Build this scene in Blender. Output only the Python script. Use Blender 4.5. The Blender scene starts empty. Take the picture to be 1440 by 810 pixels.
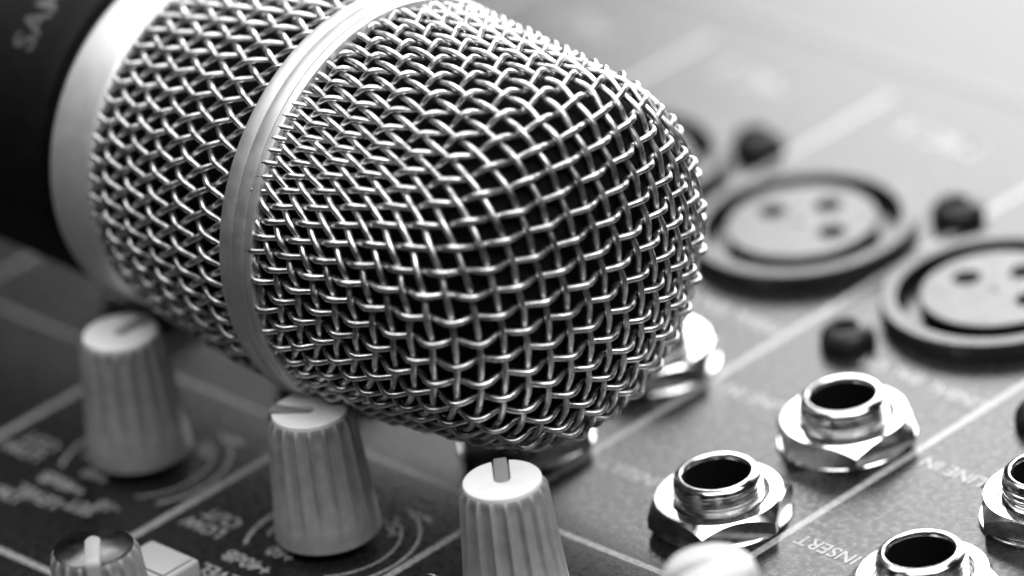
import bpy, bmesh, math, random
import numpy as np
from mathutils import Matrix, Vector

random.seed(4)
MM = 0.001
sc = bpy.context.scene
COL = sc.collection

# ---------------------------------------------------------------- camera
PITCH, ROLL, CAM_H, CAM_Y = 27.8121, -7.7608, 306.637, -581.292
p_, r_ = math.radians(PITCH), math.radians(ROLL)
FWD = Vector((0, math.cos(p_), -math.sin(p_)))
R0 = Vector((1, 0, 0)); U0 = R0.cross(FWD)
RIGHT = R0 * math.cos(r_) + U0 * math.sin(r_)
UP = -R0 * math.sin(r_) + U0 * math.cos(r_)
CAM = Vector((0, CAM_Y, CAM_H))
cd = bpy.data.cameras.new('camera'); cam = bpy.data.objects.new('camera', cd); COL.objects.link(cam)
m = Matrix((RIGHT, UP, -FWD)).transposed().to_4x4(); m.translation = CAM * MM
cam.matrix_world = m
cd.sensor_width = 36; cd.sensor_fit = 'HORIZONTAL'; cd.lens = 225
cd.clip_start = 0.02; cd.clip_end = 20
cd.dof.use_dof = True; cd.dof.focus_distance = 0.600; cd.dof.aperture_fstop = 11.2
sc.camera = cam

# ---------------------------------------------------------------- world, lamps, exposure
w = bpy.data.worlds.new('World'); sc.world = w; w.use_nodes = True
bg = w.node_tree.nodes['Background']; bg.inputs[0].default_value = (1, 1, 1, 1); bg.inputs[1].default_value = 0.012

def area(name, loc, target, sx, sy, power):
    l = bpy.data.lights.new(name, 'AREA'); l.shape = 'RECTANGLE'; l.size = sx; l.size_y = sy; l.energy = power
    o = bpy.data.objects.new(name, l); COL.objects.link(o)
    o.location = loc
    o.rotation_euler = (Vector(target) - Vector(loc)).to_track_quat('-Z', 'Y').to_euler()
    return o
area('window_light', (0.71, 1.33, 0.63), (0, 0, 0.0), 1.45, 0.95, 38)      # big window behind the desk
area('ceiling_light', (-0.05, -0.50, 1.05), (0, 0, 0.0), 1.0, 0.5, 8)         # soft light overhead
area('face_fill_light', (0.50, -0.38, 0.90), (0, 0, 0.0), 0.5, 0.5, 7)            # added fill to brighten the grille face, from the right, in front
area('skylight', (-0.25, 0.55, 1.25), (0, 0, 0.0), 1.6, 0.5, 15)              # roof light above and behind

sc.view_settings.view_transform = 'Standard'; sc.view_settings.look = 'None'
sc.view_settings.exposure = 0; sc.view_settings.gamma = 1
sc.render.engine = 'CYCLES'

# ---------------------------------------------------------------- materials
def mat(name, col, rough, metal=0.0, spec=0.5, noise=None, bump=None, rvar=None, coat=0.0):
    mt = bpy.data.materials.new(name); mt.use_nodes = True
    nt = mt.node_tree; b = nt.nodes['Principled BSDF']
    b.inputs['Base Color'].default_value = (col, col, col, 1)
    b.inputs['Roughness'].default_value = rough; b.inputs['Metallic'].default_value = metal
    b.inputs['Specular IOR Level'].default_value = spec
    b.inputs['Coat Weight'].default_value = coat
    tc = nt.nodes.new('ShaderNodeTexCoord')
    def nz(scale, det=4):
        n = nt.nodes.new('ShaderNodeTexNoise'); n.inputs['Scale'].default_value = scale; n.inputs['Detail'].default_value = det
        nt.links.new(tc.outputs['Object'], n.inputs['Vector']); return n
    def ramp(src, lo, hi, a=.3, c=.7):
        r = nt.nodes.new('ShaderNodeMapRange'); r.inputs['From Min'].default_value = a; r.inputs['From Max'].default_value = c
        r.inputs['To Min'].default_value = lo; r.inputs['To Max'].default_value = hi
        nt.links.new(src, r.inputs['Value']); return r.outputs[0]
    if noise:
        n = nz(noise[0], 5); v = ramp(n.outputs['Fac'], noise[1], noise[2])
        cc = nt.nodes.new('ShaderNodeCombineColor')
        for k in range(3): nt.links.new(v, cc.inputs[k])
        nt.links.new(cc.outputs[0], b.inputs['Base Color'])
    if rvar:
        n = nz(rvar[0], 5); nt.links.new(ramp(n.outputs['Fac'], rvar[1], rvar[2]), b.inputs['Roughness'])
    if bump:
        n = nz(bump[0], 3); bp = nt.nodes.new('ShaderNodeBump')
        bp.inputs['Strength'].default_value = bump[1]; bp.inputs['Distance'].default_value = bump[2] * MM
        nt.links.new(n.outputs['Fac'], bp.inputs['Height']); nt.links.new(bp.outputs[0], b.inputs['Normal'])
    return mt
M = {}
def vary(mt, lo, hi):
    """each wire a little duller or brighter than its neighbour"""
    nt = mt.node_tree; b = nt.nodes['Principled BSDF']; src = b.inputs['Base Color'].links[0].from_socket
    oi = nt.nodes.new('ShaderNodeObjectInfo'); r = nt.nodes.new('ShaderNodeMapRange')
    r.inputs['To Min'].default_value = lo; r.inputs['To Max'].default_value = hi
    nt.links.new(oi.outputs['Random'], r.inputs['Value'])
    mx = nt.nodes.new('ShaderNodeVectorMath'); mx.operation = 'SCALE'
    nt.links.new(src, mx.inputs[0]); nt.links.new(r.outputs[0], mx.inputs['Scale']); nt.links.new(mx.outputs[0], b.inputs['Base Color'])
M['wire'] = mat('drawn steel wire', .6, .36, 1.0, noise=(1100, .42, .88), rvar=(1400, .26, .48), bump=(1700, .45, .06))
vary(M['wire'], .82, 1.08)
M['band'] = mat('satin steel band', .62, .58, .85, rvar=(700, .44, .56), noise=(500, .58, .68))
M['collar'] = mat('satin silver collar', .74, .52, .7, rvar=(500, .48, .56))
M['handle'] = mat('black coated handle', .004, .6, 0, spec=.15, noise=(600, .003, .006), bump=(2500, .2, .03))
M['black'] = mat('black rubber', .006, .7, 0)
M['foam'] = mat('black foam', .004, .95, 0, spec=.1, bump=(2500, .8, .2))
M['print_grey'] = mat('grey ink', .07, .5)
M['panel'] = mat('dark enamelled steel', .03, .4, 0, spec=.5, noise=(1600, .004, .013), rvar=(1300, .22, .36), bump=(2300, .24, .05))
M['ink'] = mat('white ink', .3, .27, 0, noise=(1500, .20, .36), rvar=(1300, .21, .33))
M['knob'] = mat('grey knob plastic', .22, .42, 0, noise=(700, .27, .36), bump=(3000, .15, .02))
M['cap'] = mat('white cap plastic', .82, .38, 0, noise=(900, .84, .9))
M['pointer'] = mat('grey pointer plastic', .26, .4)
M['alu'] = mat('spun aluminium cap', .10, .3, 1.0, rvar=(900, .24, .36))
M['dome'] = mat('ivory knob plastic', .5, .4, 0, noise=(500, .46, .54))
M['nickel'] = mat('nickel plated brass', .72, .16, 1.0, noise=(600, .6, .78), rvar=(900, .10, .26), bump=(1500, .12, .03))
M['hole'] = mat('black socket inside', .004, .8, 0, spec=.1)
M['xlr'] = mat('grey socket plastic', .05, .36, 0, spec=.5, noise=(500, .05, .08), rvar=(800, .26, .36))
M['xring'] = mat('dark socket ring', .02, .3, 0, noise=(500, .014, .024), rvar=(800, .25, .34))
M['screw'] = mat('blackened screw', .012, .4, .3)
M['button'] = mat('light grey button', .36, .4)
M['led'] = mat('smoked lens', .02, .12, 0)

# ---------------------------------------------------------------- mesh helpers (millimetres in, metres out)
def mesh(name, verts, faces, smooth=True, auto=None):
    me = bpy.data.meshes.new(name)
    V = (np.asarray(verts, float) * MM)
    me.from_pydata(V.tolist(), [], faces)
    me.update()
    if smooth:
        me.polygons.foreach_set('use_smooth', [True] * len(me.polygons))
        if auto is not None:
            me.set_sharp_from_angle(angle=math.radians(auto))
    return me
def obj(name, me, material, parent=None, loc=(0, 0, 0), rz=0.0):
    if material is not None and not me.materials: me.materials.append(material)
    o = bpy.data.objects.new(name, me); COL.objects.link(o)
    o.parent = parent; o.location = Vector(loc) * MM; o.rotation_euler = (0, 0, rz)
    return o
def empty(name, matrix):
    o = bpy.data.objects.new(name, None); COL.objects.link(o); o.empty_display_size = .01
    o.matrix_world = matrix; return o
def lathe(name, prof, n=96, close=False, auto=35):
    """prof: list of (z, r)"""
    V, F = [], []
    for z, r in prof:
        for k in range(n):
            a = 2 * math.pi * k / n; V.append((r * math.cos(a), r * math.sin(a), z))
    m_ = len(prof)
    rng = range(m_ if close else m_ - 1)
    for i in rng:
        j = (i + 1) % m_
        for k in range(n):
            k2 = (k + 1) % n; F.append((i * n + k, i * n + k2, j * n + k2, j * n + k))
    # fix direction later through normals recalculation
    me = mesh(name, V, F, True, None)
    b = bmesh.new(); b.from_mesh(me)
    bmesh.ops.remove_doubles(b, verts=b.verts, dist=1e-7)
    bmesh.ops.recalc_face_normals(b, faces=b.faces); b.to_mesh(me); b.free()
    me.polygons.foreach_set('use_smooth', [True] * len(me.polygons)); me.set_sharp_from_angle(angle=math.radians(auto))
    return me
def prism(name, poly, z0, z1, bevel=0.0, auto=30):
    b = bmesh.new()
    vs = [b.verts.new((x * MM, y * MM, z0 * MM)) for x, y in poly]
    f = b.faces.new(vs)
    r = bmesh.ops.extrude_face_region(b, geom=[f]); up = [v for v in r['geom'] if isinstance(v, bmesh.types.BMVert)]
    bmesh.ops.translate(b, verts=up, vec=(0, 0, (z1 - z0) * MM))
    bmesh.ops.recalc_face_normals(b, faces=b.faces)
    if bevel:
        es = [e for e in b.edges if all(abs(v.co.z - z1 * MM) < 1e-9 for v in e.verts)]
        bmesh.ops.bevel(b, geom=es, offset=bevel * MM, segments=3, profile=.5, affect='EDGES')
    me = bpy.data.meshes.new(name); b.to_mesh(me); b.free()
    me.polygons.foreach_set('use_smooth', [True] * len(me.polygons)); me.set_sharp_from_angle(angle=math.radians(auto))
    return me
def box(name, x0, x1, y0, y1, z0, z1, bevel=0.0):
    b = bmesh.new(); bmesh.ops.create_cube(b, size=1)
    for v in b.verts:
        v.co = Vector(((x0 + x1) / 2 + v.co.x * (x1 - x0), (y0 + y1) / 2 + v.co.y * (y1 - y0), (z0 + z1) / 2 + v.co.z * (z1 - z0))) * MM
    if bevel: bmesh.ops.bevel(b, geom=b.edges[:], offset=bevel * MM, segments=3, profile=.5, affect='EDGES')
    me = bpy.data.meshes.new(name); b.to_mesh(me); b.free()
    me.polygons.foreach_set('use_smooth', [True] * len(me.polygons)); me.set_sharp_from_angle(angle=math.radians(30))
    return me
def tube(name, P, rad, sides=8):
    """smooth round wire through the points P (n,3), closed ends"""
    P = np.asarray(P, float); n = len(P)
    T = np.gradient(P, axis=0); T /= np.linalg.norm(T, axis=1)[:, None]
    ref = np.array([0.3, 0.5, 0.81]); N = np.zeros_like(P)
    v = np.cross(T[0], ref); v /= np.linalg.norm(v)
    for i in range(n):
        v = v - T[i] * (v @ T[i]); v /= np.linalg.norm(v); N[i] = v
    B = np.cross(T, N)
    a = np.arange(sides) * 2 * math.pi / sides
    V = (P[:, None] + rad * (np.cos(a)[None, :, None] * N[:, None] + np.sin(a)[None, :, None] * B[:, None])).reshape(-1, 3)
    F = []
    for i in range(n - 1):
        for k in range(sides):
            k2 = (k + 1) % sides; F.append((i * sides + k, i * sides + k2, (i + 1) * sides + k2, (i + 1) * sides + k))
    F.append(tuple(range(sides))[::-1]); F.append(tuple((n - 1) * sides + k for k in range(sides)))
    return mesh(name, V, F, True, None)
def text_mesh(name, s, size, align='CENTER'):
    c = bpy.data.curves.new(name, 'FONT'); c.body = s; c.size = size * MM * 1.38; c.align_x = align; c.align_y = 'CENTER'
    c.resolution_u = 3; c.offset = 0.02 * MM * size
    c.extrude = 0.006 * MM
    o = bpy.data.objects.new(name, c); COL.objects.link(o)
    dg = bpy.context.evaluated_depsgraph_get(); me = bpy.data.meshes.new_from_object(o.evaluated_get(dg))
    bpy.data.objects.remove(o); bpy.data.curves.remove(c); me.name = name
    return me

# ================================================================ mixing console
# console frame: x = across the channels (b), y = along a channel strip (a), z = up from the panel
TH = math.radians(41.2661)
A = Vector((math.cos(TH), math.sin(TH), 0)); B = Vector((math.sin(TH), -math.cos(TH), 0))
OO = 31.0518
mc = Matrix((B, A, Vector((0, 0, 1)))).transposed().to_4x4(); mc.translation = B * OO * MM
con = empty('mixing_console', mc)
con['label'] = 'dark mixing console panel with grey knobs, steel jack sockets and black round sockets'
con['category'] = 'mixer'

# top panel: one sheet with a shallow fold far behind the sockets
def panel():
    ys = [-170, 58.4, 58.9, 59.5, 60.1, 60.6, 175]; zs = [0, 0, .03, .05, .03, 0, 0]
    V, F = [], []
    for y, z in zip(ys, zs):
        for x in (-200, 190): V.append((x, y, z))
    for i in range(len(ys) - 1): F.append((2 * i, 2 * i + 1, 2 * i + 3, 2 * i + 2))
    n = len(V)
    # rim down to the floor of the case
    for x, y in ((-200, -170), (190, -170), (190, 175), (-200, 175)): V.append((x, y, -45))
    F += [(0, n, n + 1, 1), (len(ys) * 2 - 2, len(ys) * 2 - 1, n + 2, n + 3), (n, n + 3, n + 2, n + 1)]
    F.append(tuple([2 * i for i in range(len(ys))]) + (n + 3, n))
    F.append(tuple([2 * i + 1 for i in range(len(ys))][::-1]) + (n + 1, n + 2))
    me = mesh('top_panel', V, F, False)
    return me
obj('top_panel', panel(), M['panel'], con)

Z1 = 0.02       # printed ink sits a hair above the enamel
PITCH_B = 26.7565
def line(x0, x1, y0, y1):
    obj('printed_line', mesh('printed_line', [(x0, y0, Z1), (x1, y0, Z1), (x1, y1, Z1), (x0, y1, Z1)], [(0, 1, 2, 3)], False), M['ink'], con)
for k in range(-5, 6):
    x = k * PITCH_B; line(x - .45, x + .45, -120, 53.6)
def hline(y, wd):
    for k in range(-5, 5): line(k * PITCH_B + .45, (k + 1) * PITCH_B - .45, y - wd, y + wd)
hline(-32.5, .38); hline(-65.8, .38)

def label(s, x, y, size, align='CENTER', rz=math.pi):
    obj('printed_label', text_mesh('printed_label', s, size, align), M['ink'], con, (x, y, Z1), rz)

# ---- jack sockets
def hexpoly(rc, n=6, rot=0.0):
    return [(rc * math.cos(rot + 2 * math.pi * k / n), rc * math.sin(rot + 2 * math.pi * k / n)) for k in range(n)]
def nut_mesh(rot):
    """hexagonal nut: flats, a turned chamfer on the upper corners, bored through"""
    N = 144; ra = 6.3
    def hexr(a):
        a = (a - rot) % (math.pi / 3) - math.pi / 6
        return ra / math.cos(a)
    rows = []
    z0, z1 = .44, 2.7
    def zt(r): return z1 - max(0, r - 6.15) * .95
    V, F = [], []
    prof = [lambda a: (4.45, z0), lambda a: (hexr(a) - .12, z0), lambda a: (hexr(a), z0 + .12), lambda a: (hexr(a), zt(hexr(a))),
            lambda a: (min(hexr(a) - .1, 6.15), z1 - .02), lambda a: (5.6, z1), lambda a: (4.95, z1), lambda a: (4.45, z1 - .45)]
    for fn in prof:
        for k in range(N):
            a = 2 * math.pi * k / N + rot; r, z = fn(a); V.append((r * math.cos(a), r * math.sin(a), z))
    L = len(prof)
    for i in range(L):
        j = (i + 1) % L
        for k in range(N):
            k2 = (k + 1) % N; F.append((i * N + k, i * N + k2, j * N + k2, j * N + k))
    me = mesh('nut', V, F); b = bmesh.new(); b.from_mesh(me); bmesh.ops.recalc_face_normals(b, faces=b.faces); b.to_mesh(me); b.free()
    me.polygons.foreach_set('use_smooth', [True] * len(me.polygons)); me.set_sharp_from_angle(angle=math.radians(28))
    return me
JT = 5.0
bush = [(0, 3.9)]
z = 2.0
bush = [(-3, 4.3), (2.1, 4.3)]
for k in range(4):
    z = 2.15 + k * .55; bush += [(z, 4.3), (z + .18, 4.3), (z + .3, 4.08), (z + .42, 4.08)]
bush += [(4.4, 4.25), (4.72, 4.12), (JT - .06, 3.86), (JT, 3.72), (JT, 3.45), (JT - .08, 3.36), (4.6, 3.175), (-3, 3.175)]
bush_me = lathe('bushing', bush, 96)
washer_me = lathe('washer', [(0.02, 4.5), (0.02, 6.7), (.08, 6.8), (.34, 6.8), (.42, 6.7), (.42, 4.5)], 96, True)
hole_me = lathe('bore', [(JT - .4, 3.165), (-3, 3.165), (-3, 0.001)], 64)
nuts = {}
def jack(x, y, rot):
    j = obj('jack_socket', bush_me, M['nickel'], con, (x, y, 0))
    obj('nut', nut_mesh(rot), M['nickel'], j)
    obj('washer', washer_me, M['nickel'], j)
    obj('bore', hole_me, M['hole'], j)
    return j
deg = math.radians
JX = [-59.9, -33.2, -7.1, 19.30, 45.4]
rot1 = [.2, .5, .05, .36, .22]; rot2 = [.4, .1, .31, .0, .52]
for i, x in enumerate(JX):
    jack(x, -3.9, rot1[i]); jack(x, -21.7, rot2[i])

# ---- three-pole round sockets with their screws
xring = lathe('socket_ring', [(0.02, 11.9), (1.7, 11.9), (1.85, 11.85), (1.9, 11.75), (1.9, 11.66), (1.9, 10.5), (1.9, 10.4), (1.85, 10.25)], 128)
xgroove = lathe('groove_floor', [(1.84, 10.26), (1.75, 10.2), (-5, 10.15), (-5, 7.85), (1.75, 7.85)], 96)
xinsert = lathe('insert', [(1.74, 7.84), (1.8, 7.8), (1.85, 7.72), (1.85, 7.64), (1.85, 0.001)], 128)
pin_me = lathe('pin_hole', [(1.83, 1.5), (1.9, 1.45), (1.9, 1.36), (1.862, 1.34), (1.862, 0.001)], 32)
mark_me = lathe('centre_mark', [(1.86, .7), (1.9, .6), (1.9, .001)], 24)
def socket(x, y):
    s = obj('round_socket', xring, M['xring'], con, (x, y, 0))
    obj('groove_floor', xgroove, M['hole'], s)
    ins = obj('insert', xinsert, M['xlr'], s)
    for px, py in PINS_L:
        obj('pin_hole', pin_me, M['hole'], s, (px, py, 0))
    obj('centre_mark', mark_me, M['xlr'], s, (0, 0, 0))
PINS_L = [(-4.1, 0.0), (0.0, 4.1), (4.3, 0.0)]
for x in (-66.4, -39.7, -12.9, 13.9, 40.6): socket(x, 24.6)
def screw_mesh():
    prof = [(0.02, 2.85), (.5, 2.85)]
    for k in range(9):
        t = k / 8 * math.pi / 2 * .8; prof.append((.5 + 1.75 * math.sin(t) / math.sin(math.pi / 2 * .8), 1.25 + 1.6 * math.cos(t) if k < 8 else 1.3))
    prof += [(1.5, 1.15), (1.3, .001)]
    return lathe('screw', prof, 48)
scr = screw_mesh()
for x, y in ((-57.2, 36.4), (-30.31, 36.5), (-1.63, 36.0), (25.1, 36.0), (-46.9, 10.2), (-20.1, 10.2), (6.65, 10.1), (33.5, 8.9)):
    s = obj('screw', scr, M['screw'], con, (x, y, 0))

# ---- rotary knobs
KH = 14.9
def knob_body(nrib=18, h0=.8, h1=13.8, rb=5.2, rt=4.2, depth=.52):
    N = nrib * 16; zs = [0] + list(np.linspace(.02, .92, 22)) + [.955, .98, 1.0]
    V, F = [], []
    V.append((0, 0, h0))
    for zf in zs:
        z = h0 + (h1 - h0) * zf; r = rb + (rt - rb) * zf
        if zf == 0: r -= .35
        if zf > .93: r -= .45 * ((zf - .93) / .07) ** 2
        amp = depth * min(1, max(0, (zf - .16) / .4)) ** .8
        if zf > .95: amp *= (1 - zf) / .05 * .8
        for k in range(N):
            a = 2 * math.pi * k / N; f = (k % 16) / 16
            g = (0.5 + 0.5 * math.cos(2 * math.pi * f)) ** 6       # narrow ridge, wide flute
            rr = r - amp * (1 - g)
            V.append((rr * math.cos(a), rr * math.sin(a), z))
    n = len(zs)
    for k in range(N): F.append((0, 1 + (k + 1) % N, 1 + k))
    for i in range(n - 1):
        for k in range(N):
            k2 = (k + 1) % N; F.append((1 + i * N + k, 1 + i * N + k2, 1 + (i + 1) * N + k2, 1 + (i + 1) * N + k))
    V.append((0, 0, h1)); t = len(V) - 1
    for k in range(N): F.append((t, 1 + (n - 1) * N + k, 1 + (n - 1) * N + (k + 1) % N))
    return mesh('knob', V, F, True, 50)
def slot_disc(r, w, z0, z1, inner, dome=0.0):
    """white cap: disc with a round-ended slot running out to +x"""
    pts = []
    a0 = math.asin(w / r)
    for k in range(61): 
        a = a0 + (2 * math.pi - 2 * a0) * k / 60; pts.append((r * math.cos(a), r * math.sin(a)))
    for k in range(13):
        a = -math.pi / 2 - math.pi * k / 12; pts.append((inner + w * math.cos(a), w * math.sin(a)))
    return prism('cap', pts, z0, z1, .12)
def pointer_mesh(w, inner, outer, zt, lift, zdown):
    """tongue: round inner end, rising outwards, turned down the knob's side"""
    V, F = [], []
    xs = [(inner - w, 0, 0)] 
    rows = []
    for k in range(7):
        a = math.pi / 2 * k / 6; rows.append((inner - w * math.cos(a), w * math.sin(a), zt))
    for k in range(1, 7):
        f = k / 6; rows.append((inner + (outer - inner - .5) * f, w, zt + lift * f))
    rows += [(outer - .15, w * .95, zt + lift - .15), (outer + .02, w * .9, zt + lift - .6), (outer + .12, w * .85, zdown)]
    for x, hw, z in rows:
        hw = max(hw, .01)
        V += [(x, -hw, z - .5), (x, -hw, z - .08), (x, -hw * .8, z), (x, hw * .8, z), (x, hw, z - .08), (x, hw, z - .5)]
    n = len(rows)
    for i in range(n - 1):
        for k in range(5): F.append((i * 6 + k, (i + 1) * 6 + k, (i + 1) * 6 + k + 1, i * 6 + k + 1))
    me = mesh('pointer', V, F); b = bmesh.new(); b.from_mesh(me); bmesh.ops.recalc_face_normals(b, faces=b.faces); b.to_mesh(me); b.free()
    me.polygons.foreach_set('use_smooth', [True] * len(me.polygons)); me.set_sharp_from_angle(angle=math.radians(50))
    return me
body_me = knob_body()
cap_me = slot_disc(3.72, .78, 13.6, 14.25, .25)
ptr_me = pointer_mesh(.64, .7, 4.0, 13.95, .6, 12.1)
def image_angle(du, dv):
    """console-frame angle of an image direction lying in the panel"""
    k = RIGHT * du - UP * dv
    # direction in the plane z=0 projecting to that image direction
    Mx = np.array([[A.dot(RIGHT), B.dot(RIGHT)], [-A.dot(UP), -B.dot(UP)]]); s = np.linalg.solve(Mx, [du, dv])
    return math.atan2(s[0], s[1])       # atan2(a, b)
def knob(x, y, ang, lab=None):
    k = obj('knob', body_me, M['knob'], con, (x, y, 0), ang)
    obj('cap', cap_me, M['cap'], k); obj('pointer', ptr_me, M['pointer'], k)
    obj('shaft', shaft_me, M['black'], k)
    if lab: k['label'] = lab
    return k
shaft_me = lathe('shaft', [(0.02, 3.2), (.85, 3.2)], 32)
KN = [(-37.8, -45.6, image_angle(.75, -.42)), (-10.2, -45.8, image_angle(-1, .02)), (15.2, -45.0, image_angle(-.12, -1)), ]
for x, y, a in KN: knob(x, y, a)

def dome_pointer(prof):
    """tapering mark that follows the dome from near its middle over the edge"""
    P = np.array(prof[2:][::-1]); zz, rr = P[:, 0], P[:, 1]
    xs = np.linspace(-.9, 4.42, 34); V, F = [], []
    for x in xs:
        w_ = .12 + .5 * min(1, (x + .9) / 3.2)
        for y in (-w_, 0, w_):
            V.append((x, y, np.interp(math.hypot(x, y), rr, zz) + .035))
    for i in range(len(xs) - 1):
        for k in range(2): F.append((i * 3 + k, (i + 1) * 3 + k, (i + 1) * 3 + k + 1, i * 3 + k + 1))
    return mesh('pointer', V, F)
# white-topped domed knob in the next channel
def dome_knob(x, y, ang):
    prof = [(.8, 0.001), (.8, 4.9), (1.0, 5.15), (13.2, 4.45), (14.0, 4.2), (14.55, 3.7), (14.85, 2.9), (15.0, 1.6), (15.02, 0.001)]
    k = obj('knob', lathe('knob', prof, 96), M['dome'], con, (x, y, 0), ang)
    k['label'] = 'white knob with a smooth domed top'
    obj('pointer', dome_pointer(prof), M['pointer'], k); obj('shaft', shaft_me, M['black'], k)
dome_knob(42.4, -45.7, image_angle(-1, .35))

# knob with a dark metal cap and raised white pointer
def metal_knob(x, y, ang):
    k = obj('knob', body_me, M['knob'], con, (x, y, 0), ang)
    k['label'] = 'grey ribbed knob with dark metal cap and white pointer'
    obj('metal_cap', lathe('metal_cap', [(13.6, 3.75), (13.85, 3.75), (14.0, 3.55), (14.45, .001)], 96), M['alu'], k)
    obj('pointer', pointer_mesh(.72, .0, 4.25, 14.65, -.05, 8.5), M['button'], k); obj('shaft', shaft_me, M['black'], k)
metal_knob(-8.9, -74.8, image_angle(.12, 1))

# push button and a small lamp lens
bt = obj('push_button', box('push_button', -3.4, 3.4, -2.4, 2.4, .02, 3.4, .35), M['button'], con, (-16.6, -61.9, 0))
obj('button_top', box('button_top', -2.9, 2.9, -1.9, 1.9, 3.3, 3.7, .15), M['button'], bt)
lens = []
for k in range(9):
    t = k / 8 * math.pi / 2; lens.append((.02 + 1.9 * math.sin(t), max(.001, 1.6 * math.cos(t))))
obj('indicator_lamp', lathe('indicator_lamp', lens, 48), M['led'], con, (5.6, -47.6, 0))

# ---- printed scales and lettering (the console stands with its lettering upside down to the camera)
def arc(cx, cy, r, a0, a1, wd=.18):
    n = 40; V, F = [], []
    for k in range(n + 1):
        a = a0 + (a1 - a0) * k / n
        V += [(cx + (r - wd) * math.cos(a), cy + (r - wd) * math.sin(a), Z1), (cx + (r + wd) * math.cos(a), cy + (r + wd) * math.sin(a), Z1)]
    for k in range(n): F.append((2 * k, 2 * k + 1, 2 * k + 3, 2 * k + 2))
    obj('scale_arc', mesh('scale_arc', V, F, False), M['ink'], con)
for kx, ky in ((-36.6, -46.1), (-9.5, -46.1), (16.6, -46.0), (43, -46)):
    arc(kx, ky, 8.56, deg(-35), deg(78)); arc(kx, ky, 8.56, deg(105), deg(218))
    arc(kx, ky, 6.75, deg(-50), deg(58), .13); arc(kx, ky, 6.75, deg(120), deg(205), .13)
    label('+40dB', kx - 3.9, ky - 7.5, 1.75); label('+60', kx - 2.3, ky - 4.9 + .4, 1.6)
    label('MIC', kx + 3.1, ky + 5.3, 1.5, rz=math.pi - .6)
    label('LOW', kx - 12.6, ky - 5.3, 1.7); label('CUT', kx - 12.2, ky - 3.1, 1.7)
    label('LEVEL', kx - 4.2, ky - 10.6, 1.75); label('SET', kx + 1.2, ky - 9.6, 1.75); label('-10', kx + 3.4, ky - 8.0, 1.6)
    label('+10', kx + 4.5, ky + 8.0, 1.4); 
    obj('printed_label', lathe('printed_label', [(Z1, .42), (Z1, .001)], 16), M['ink'], con, (kx + 4.9, ky + 8.3 - .1, 0))
for kx in (-36.6, -9.5, 16.6):
    label('HIGH', kx - 7.5 + .6, -61.0 - 5.4, 2.0); label('12kHz', kx - 8, -58.6 + .5, 1.7)
for i, x in enumerate(JX):
    label('INSERT', x - 13.3, -20.5, 1.75); label('LINE IN', x - 13.3 + .3, -3.0, 1.75)
    label('BAL OR', x - 5.4, 8.6, 1.75); label('UNBAL', x + 4.2 - .8, 8.4, 1.75)
for i, x in enumerate((-65.9, -39.2, -12.45, 14.3)):
    label('MIC', x - 1.1, 48.6, 3.0); label(str(i + 1), x - 7.6, 48.9, 3.0)

# ================================================================ microphone
# fitted on the image for a band radius of 21; LAM slides it along the line of sight until it lies on the knobs
LAM = 0.988
C0 = Vector((-9.2467, -26.5747, 24.4556)); D = Vector((.67839, -.73452, -.01657)).normalized()
C = CAM + (C0 - CAM) * LAM
ey = Vector((0, 0, 1)); ey = (ey - D * ey.dot(D)).normalized(); ex = ey.cross(D)       # ex = horizontal across
mm = Matrix((ex, ey, D)).transposed().to_4x4(); mm.translation = C * MM
mic = empty('microphone', mm)
mic['label'] = 'silver wire mesh microphone with dark handle lying across the knobs'
mic['category'] = 'microphone'
S = LAM
def lz(pts): return [(z * S, r * S) for z, r in pts]

band = [(-4.28, 19.4), (-4.30, 20.75), (-4.2, 20.92), (-3.98, 21.0), (-2.62, 21.0), (-2.56, 20.97), (-2.52, 20.88), (-2.46, 20.88), (-2.42, 20.97), (-2.36, 21.0),
        (-1.0, 21.0), (-.95, 20.97), (-.91, 20.86), (-.85, 20.86), (-.81, 20.95), (-.32, 20.92), (-.08, 20.78), (0, 20.55), (0, 19.4)]
obj('band', lathe('band', lz(band), 256, True), M['band'], mic)
collar = [(-25.85, 16.2), (-25.85, 17.45), (-25.95, 17.7), (-26.2, 17.86), (-26.6, 17.93), (-31.0, 18.0), (-31.35, 17.95), (-31.6, 17.75), (-31.65, 17.5), (-31.65, 15.2)]
obj('collar', lathe('collar', lz(collar), 256, True), M['collar'], mic)
hd = [(-31.5, 14.5), (-31.5, 16.4), (-33.6, 16.4), (-33.8, 17.1), (-34.2, 17.35), (-35.5, 17.4), (-55, 16.9), (-95, 15.0), (-145, 12.8), (-165, 12.1), (-167, 11.7), (-167.3, 10.6), (-167.3, .001)]
hb = obj('handle', lathe('handle', lz(hd), 192), M['handle'], mic)

# lettering round the handle
def wrap_text(s, size, z, th0, r, flip=1):
    me = text_mesh('lettering', s, size, 'LEFT')
    for v in me.vertices:
        x, y, zz = v.co.x / MM, v.co.y / MM, v.co.z / MM
        a = th0 - x / r; zc = z - y
        v.co = Vector(((r + .03 + zz) * math.cos(a), (r + .03 + zz) * math.sin(a), zc)) * MM
    obj('lettering', me, M['print_grey'], hb)
wrap_text('SAMSON', 2.9, -39.3 * S, deg(136), 17.33 * S)

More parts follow.
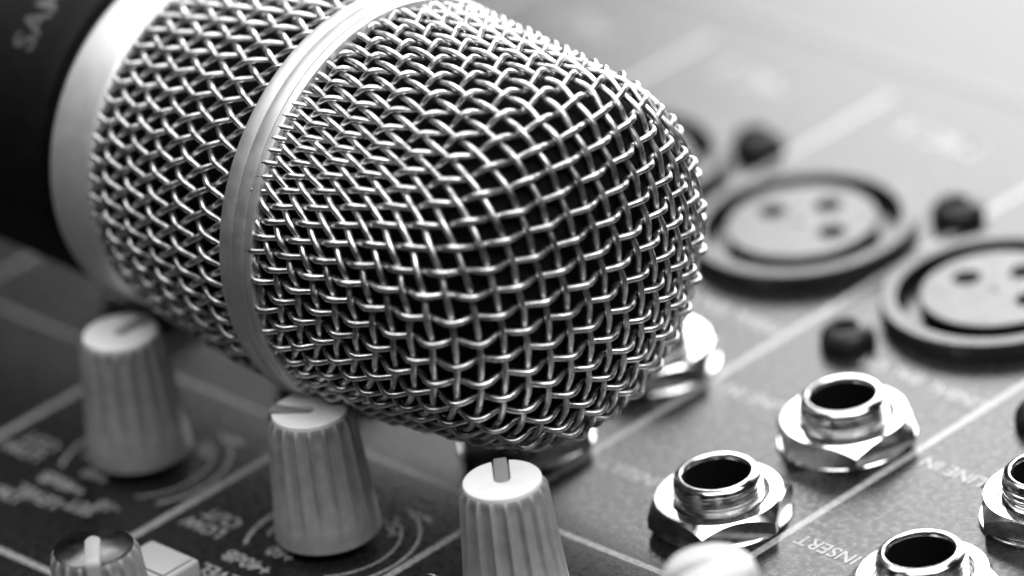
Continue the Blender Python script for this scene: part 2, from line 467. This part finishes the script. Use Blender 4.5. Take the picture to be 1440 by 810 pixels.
# ---- front grille: square-woven wire pressed into a flat-nosed cup
def smooth(x): x = np.clip(x, 0, 1); return x * x * (3 - 2 * x)
def arcprof(pts):
    P = np.array(pts, float); t = np.r_[0, np.cumsum(np.linalg.norm(np.diff(P, axis=0), axis=1))]
    tt = np.linspace(0, t[-1], 1200); s = np.interp(tt, t, P[:, 0]); r = np.interp(tt, t, P[:, 1])
    return tt, s, r
def front_pts(Lf=29.0, cs=18.6, cr=10.6, rc=7.8, rs0=20.1, ext=6):
    a1 = .05
    for _ in range(60):
        rf = cr + rc * math.sin(a1); a1 = 2 * math.atan(max(Lf - cs - rc * math.cos(a1), .02) / rf)
    Rd = rf / math.sin(a1)
    dd = math.hypot(cs, rs0 - cr); t0 = math.atan2(rs0 - cr, -cs) - math.acos(rc / dd)
    pts = [(Lf - Rd + Rd * math.cos(t), Rd * math.sin(t)) for t in np.linspace(0, a1, 24)]
    pts += [(cs + rc * math.cos(t), cr + rc * math.sin(t)) for t in np.linspace(a1, t0, 40)[1:]]
    pts += [(0, rs0), (-ext, rs0)]
    return pts
FP = arcprof([(s * S, r * S) for s, r in front_pts()])
PIT = 2.30 * S
WR = .33 * S
def surf(prof, sig, th):
    t, s, r = prof
    ss = np.interp(sig, t, s); rr = np.interp(sig, t, r)
    h = .12; ds = (np.interp(sig + h, t, s) - np.interp(np.maximum(sig - h, 0), t, s)); dr = (np.interp(sig + h, t, r) - np.interp(np.maximum(sig - h, 0), t, r))
    n = np.hypot(ds, dr) + 1e-12; ns, nr = dr / n, -ds / n
    P = np.stack([rr * np.cos(th), rr * np.sin(th), ss], 1); N = np.stack([nr * np.cos(th), nr * np.sin(th), ns], 1)
    return P, N
KW, KE = .34, 5.0
def cloth(i, j):
    rho = np.hypot(i, j) * PIT; ph = np.arctan2(j, i)
    q = smooth((rho - 12 * S) / (16 * S))
    th = ph + KW * q * np.sin(4 * ph) / 4
    sig = rho + KE * S * smooth((rho - 12 * S) / (26 * S)) * (1 - np.cos(4 * ph)) / 2
    return surf(FP, sig, th)
SUB = 9
grille = obj('front_grille', lathe('front_grille', lz([(-1.6, 19.2), (-1.6, 19.45), (-.9, 19.45), (-.9, 19.2)]), 128, True), M['wire'], mic)
NW = 19
def front_wire(k, fam):
    t = np.arange(-NW * SUB, NW * SUB + 1) / SUB
    i, j = (np.full_like(t, k), t) if fam == 0 else (t, np.full_like(t, k))
    P, N = cloth(i + 1e-6, j + 1e-6)
    am = (WR * .5 if fam == 0 else WR * 1.6)
    ph = np.cos(math.pi * t) * (1 if (k % 2 == 0) else -1) * (1 if fam == 0 else -1)
    jit = np.interp(t, np.arange(-NW, NW + 1), np.random.RandomState(k * 2 + fam + 900).normal(0, .05, 2 * NW + 1))
    Q = P + N * (am * ph)[:, None]
    Q += np.stack([jit * (fam == 0), jit * (fam == 1), 0 * jit], 1)
    keep = P[:, 2] > -1.3 * S
    c = len(t) // 2
    a = c; 
    if not keep.any(): return None
    idx = np.where(keep)[0]; Q = Q[idx[0]:idx[-1] + 1]
    if len(Q) < 5: return None
    return tube('wire', Q, WR, 10)
for fam in (0, 1):
    for k in range(-NW, NW + 1):
        me = front_wire(k, fam)
        if me: obj('wire', me, M['wire'], grille)

# ---- rear grille: same wire on the bias between band and collar
def rear_r(s):      # s from -31.5 to -3.5 (before scaling)
    u = np.clip((s + 26.5) / 23, 0, 1)
    return 17.15 + (20.1 - 17.15) * (1 - (1 - u) ** 1.5)
rg = obj('rear_grille', lathe('rear_grille', lz([(-4.1, 19.2), (-4.1, 19.45), (-3.4, 19.45), (-3.4, 19.2)]), 128, True), M['wire'], mic)
NR = 54
s_ = np.linspace(-26.6, -3.2, 160)
w_ = np.r_[0, np.cumsum(np.diff(s_) * math.tan(deg(29)) / rear_r((s_[1:] + s_[:-1]) / 2))]
step = math.pi / NR            # angle between neighbouring crossings along one wire
for fam in (1, -1):
    for k in range(NR):
        th = 2 * math.pi * k / NR + fam * w_ - .0048 * (s_ - s_[0])
        ph = np.cos(w_ / step * math.pi) * fam * 1.0
        r = rear_r(s_) + ph * WR / S * (1.2 if fam == 1 else 1.0)
        Q = np.stack([r * np.cos(th), r * np.sin(th), s_], 1) * S
        obj('wire', tube('wire', Q, WR, 8), M['wire'], rg)

# ---- black foam lining seen through the weave
ft, fs, fr = FP
fo = [(s, max(r - 1.3 * S, .001)) for s, r in zip(fs[::25], fr[::25]) if s > -2 * S]
fo = [(min(s, 27.2 * S), r) for s, r in fo]
fo[0] = (fo[0][0], .001)
rear_f = [(s * S, (rear_r(np.array(s)) - 1.3) * S) for s in np.linspace(-3, -26.2, 15)]
obj('foam_lining', lathe('foam_lining', fo + [(a, float(b)) for a, b in rear_f], 96), M['foam'], mic)
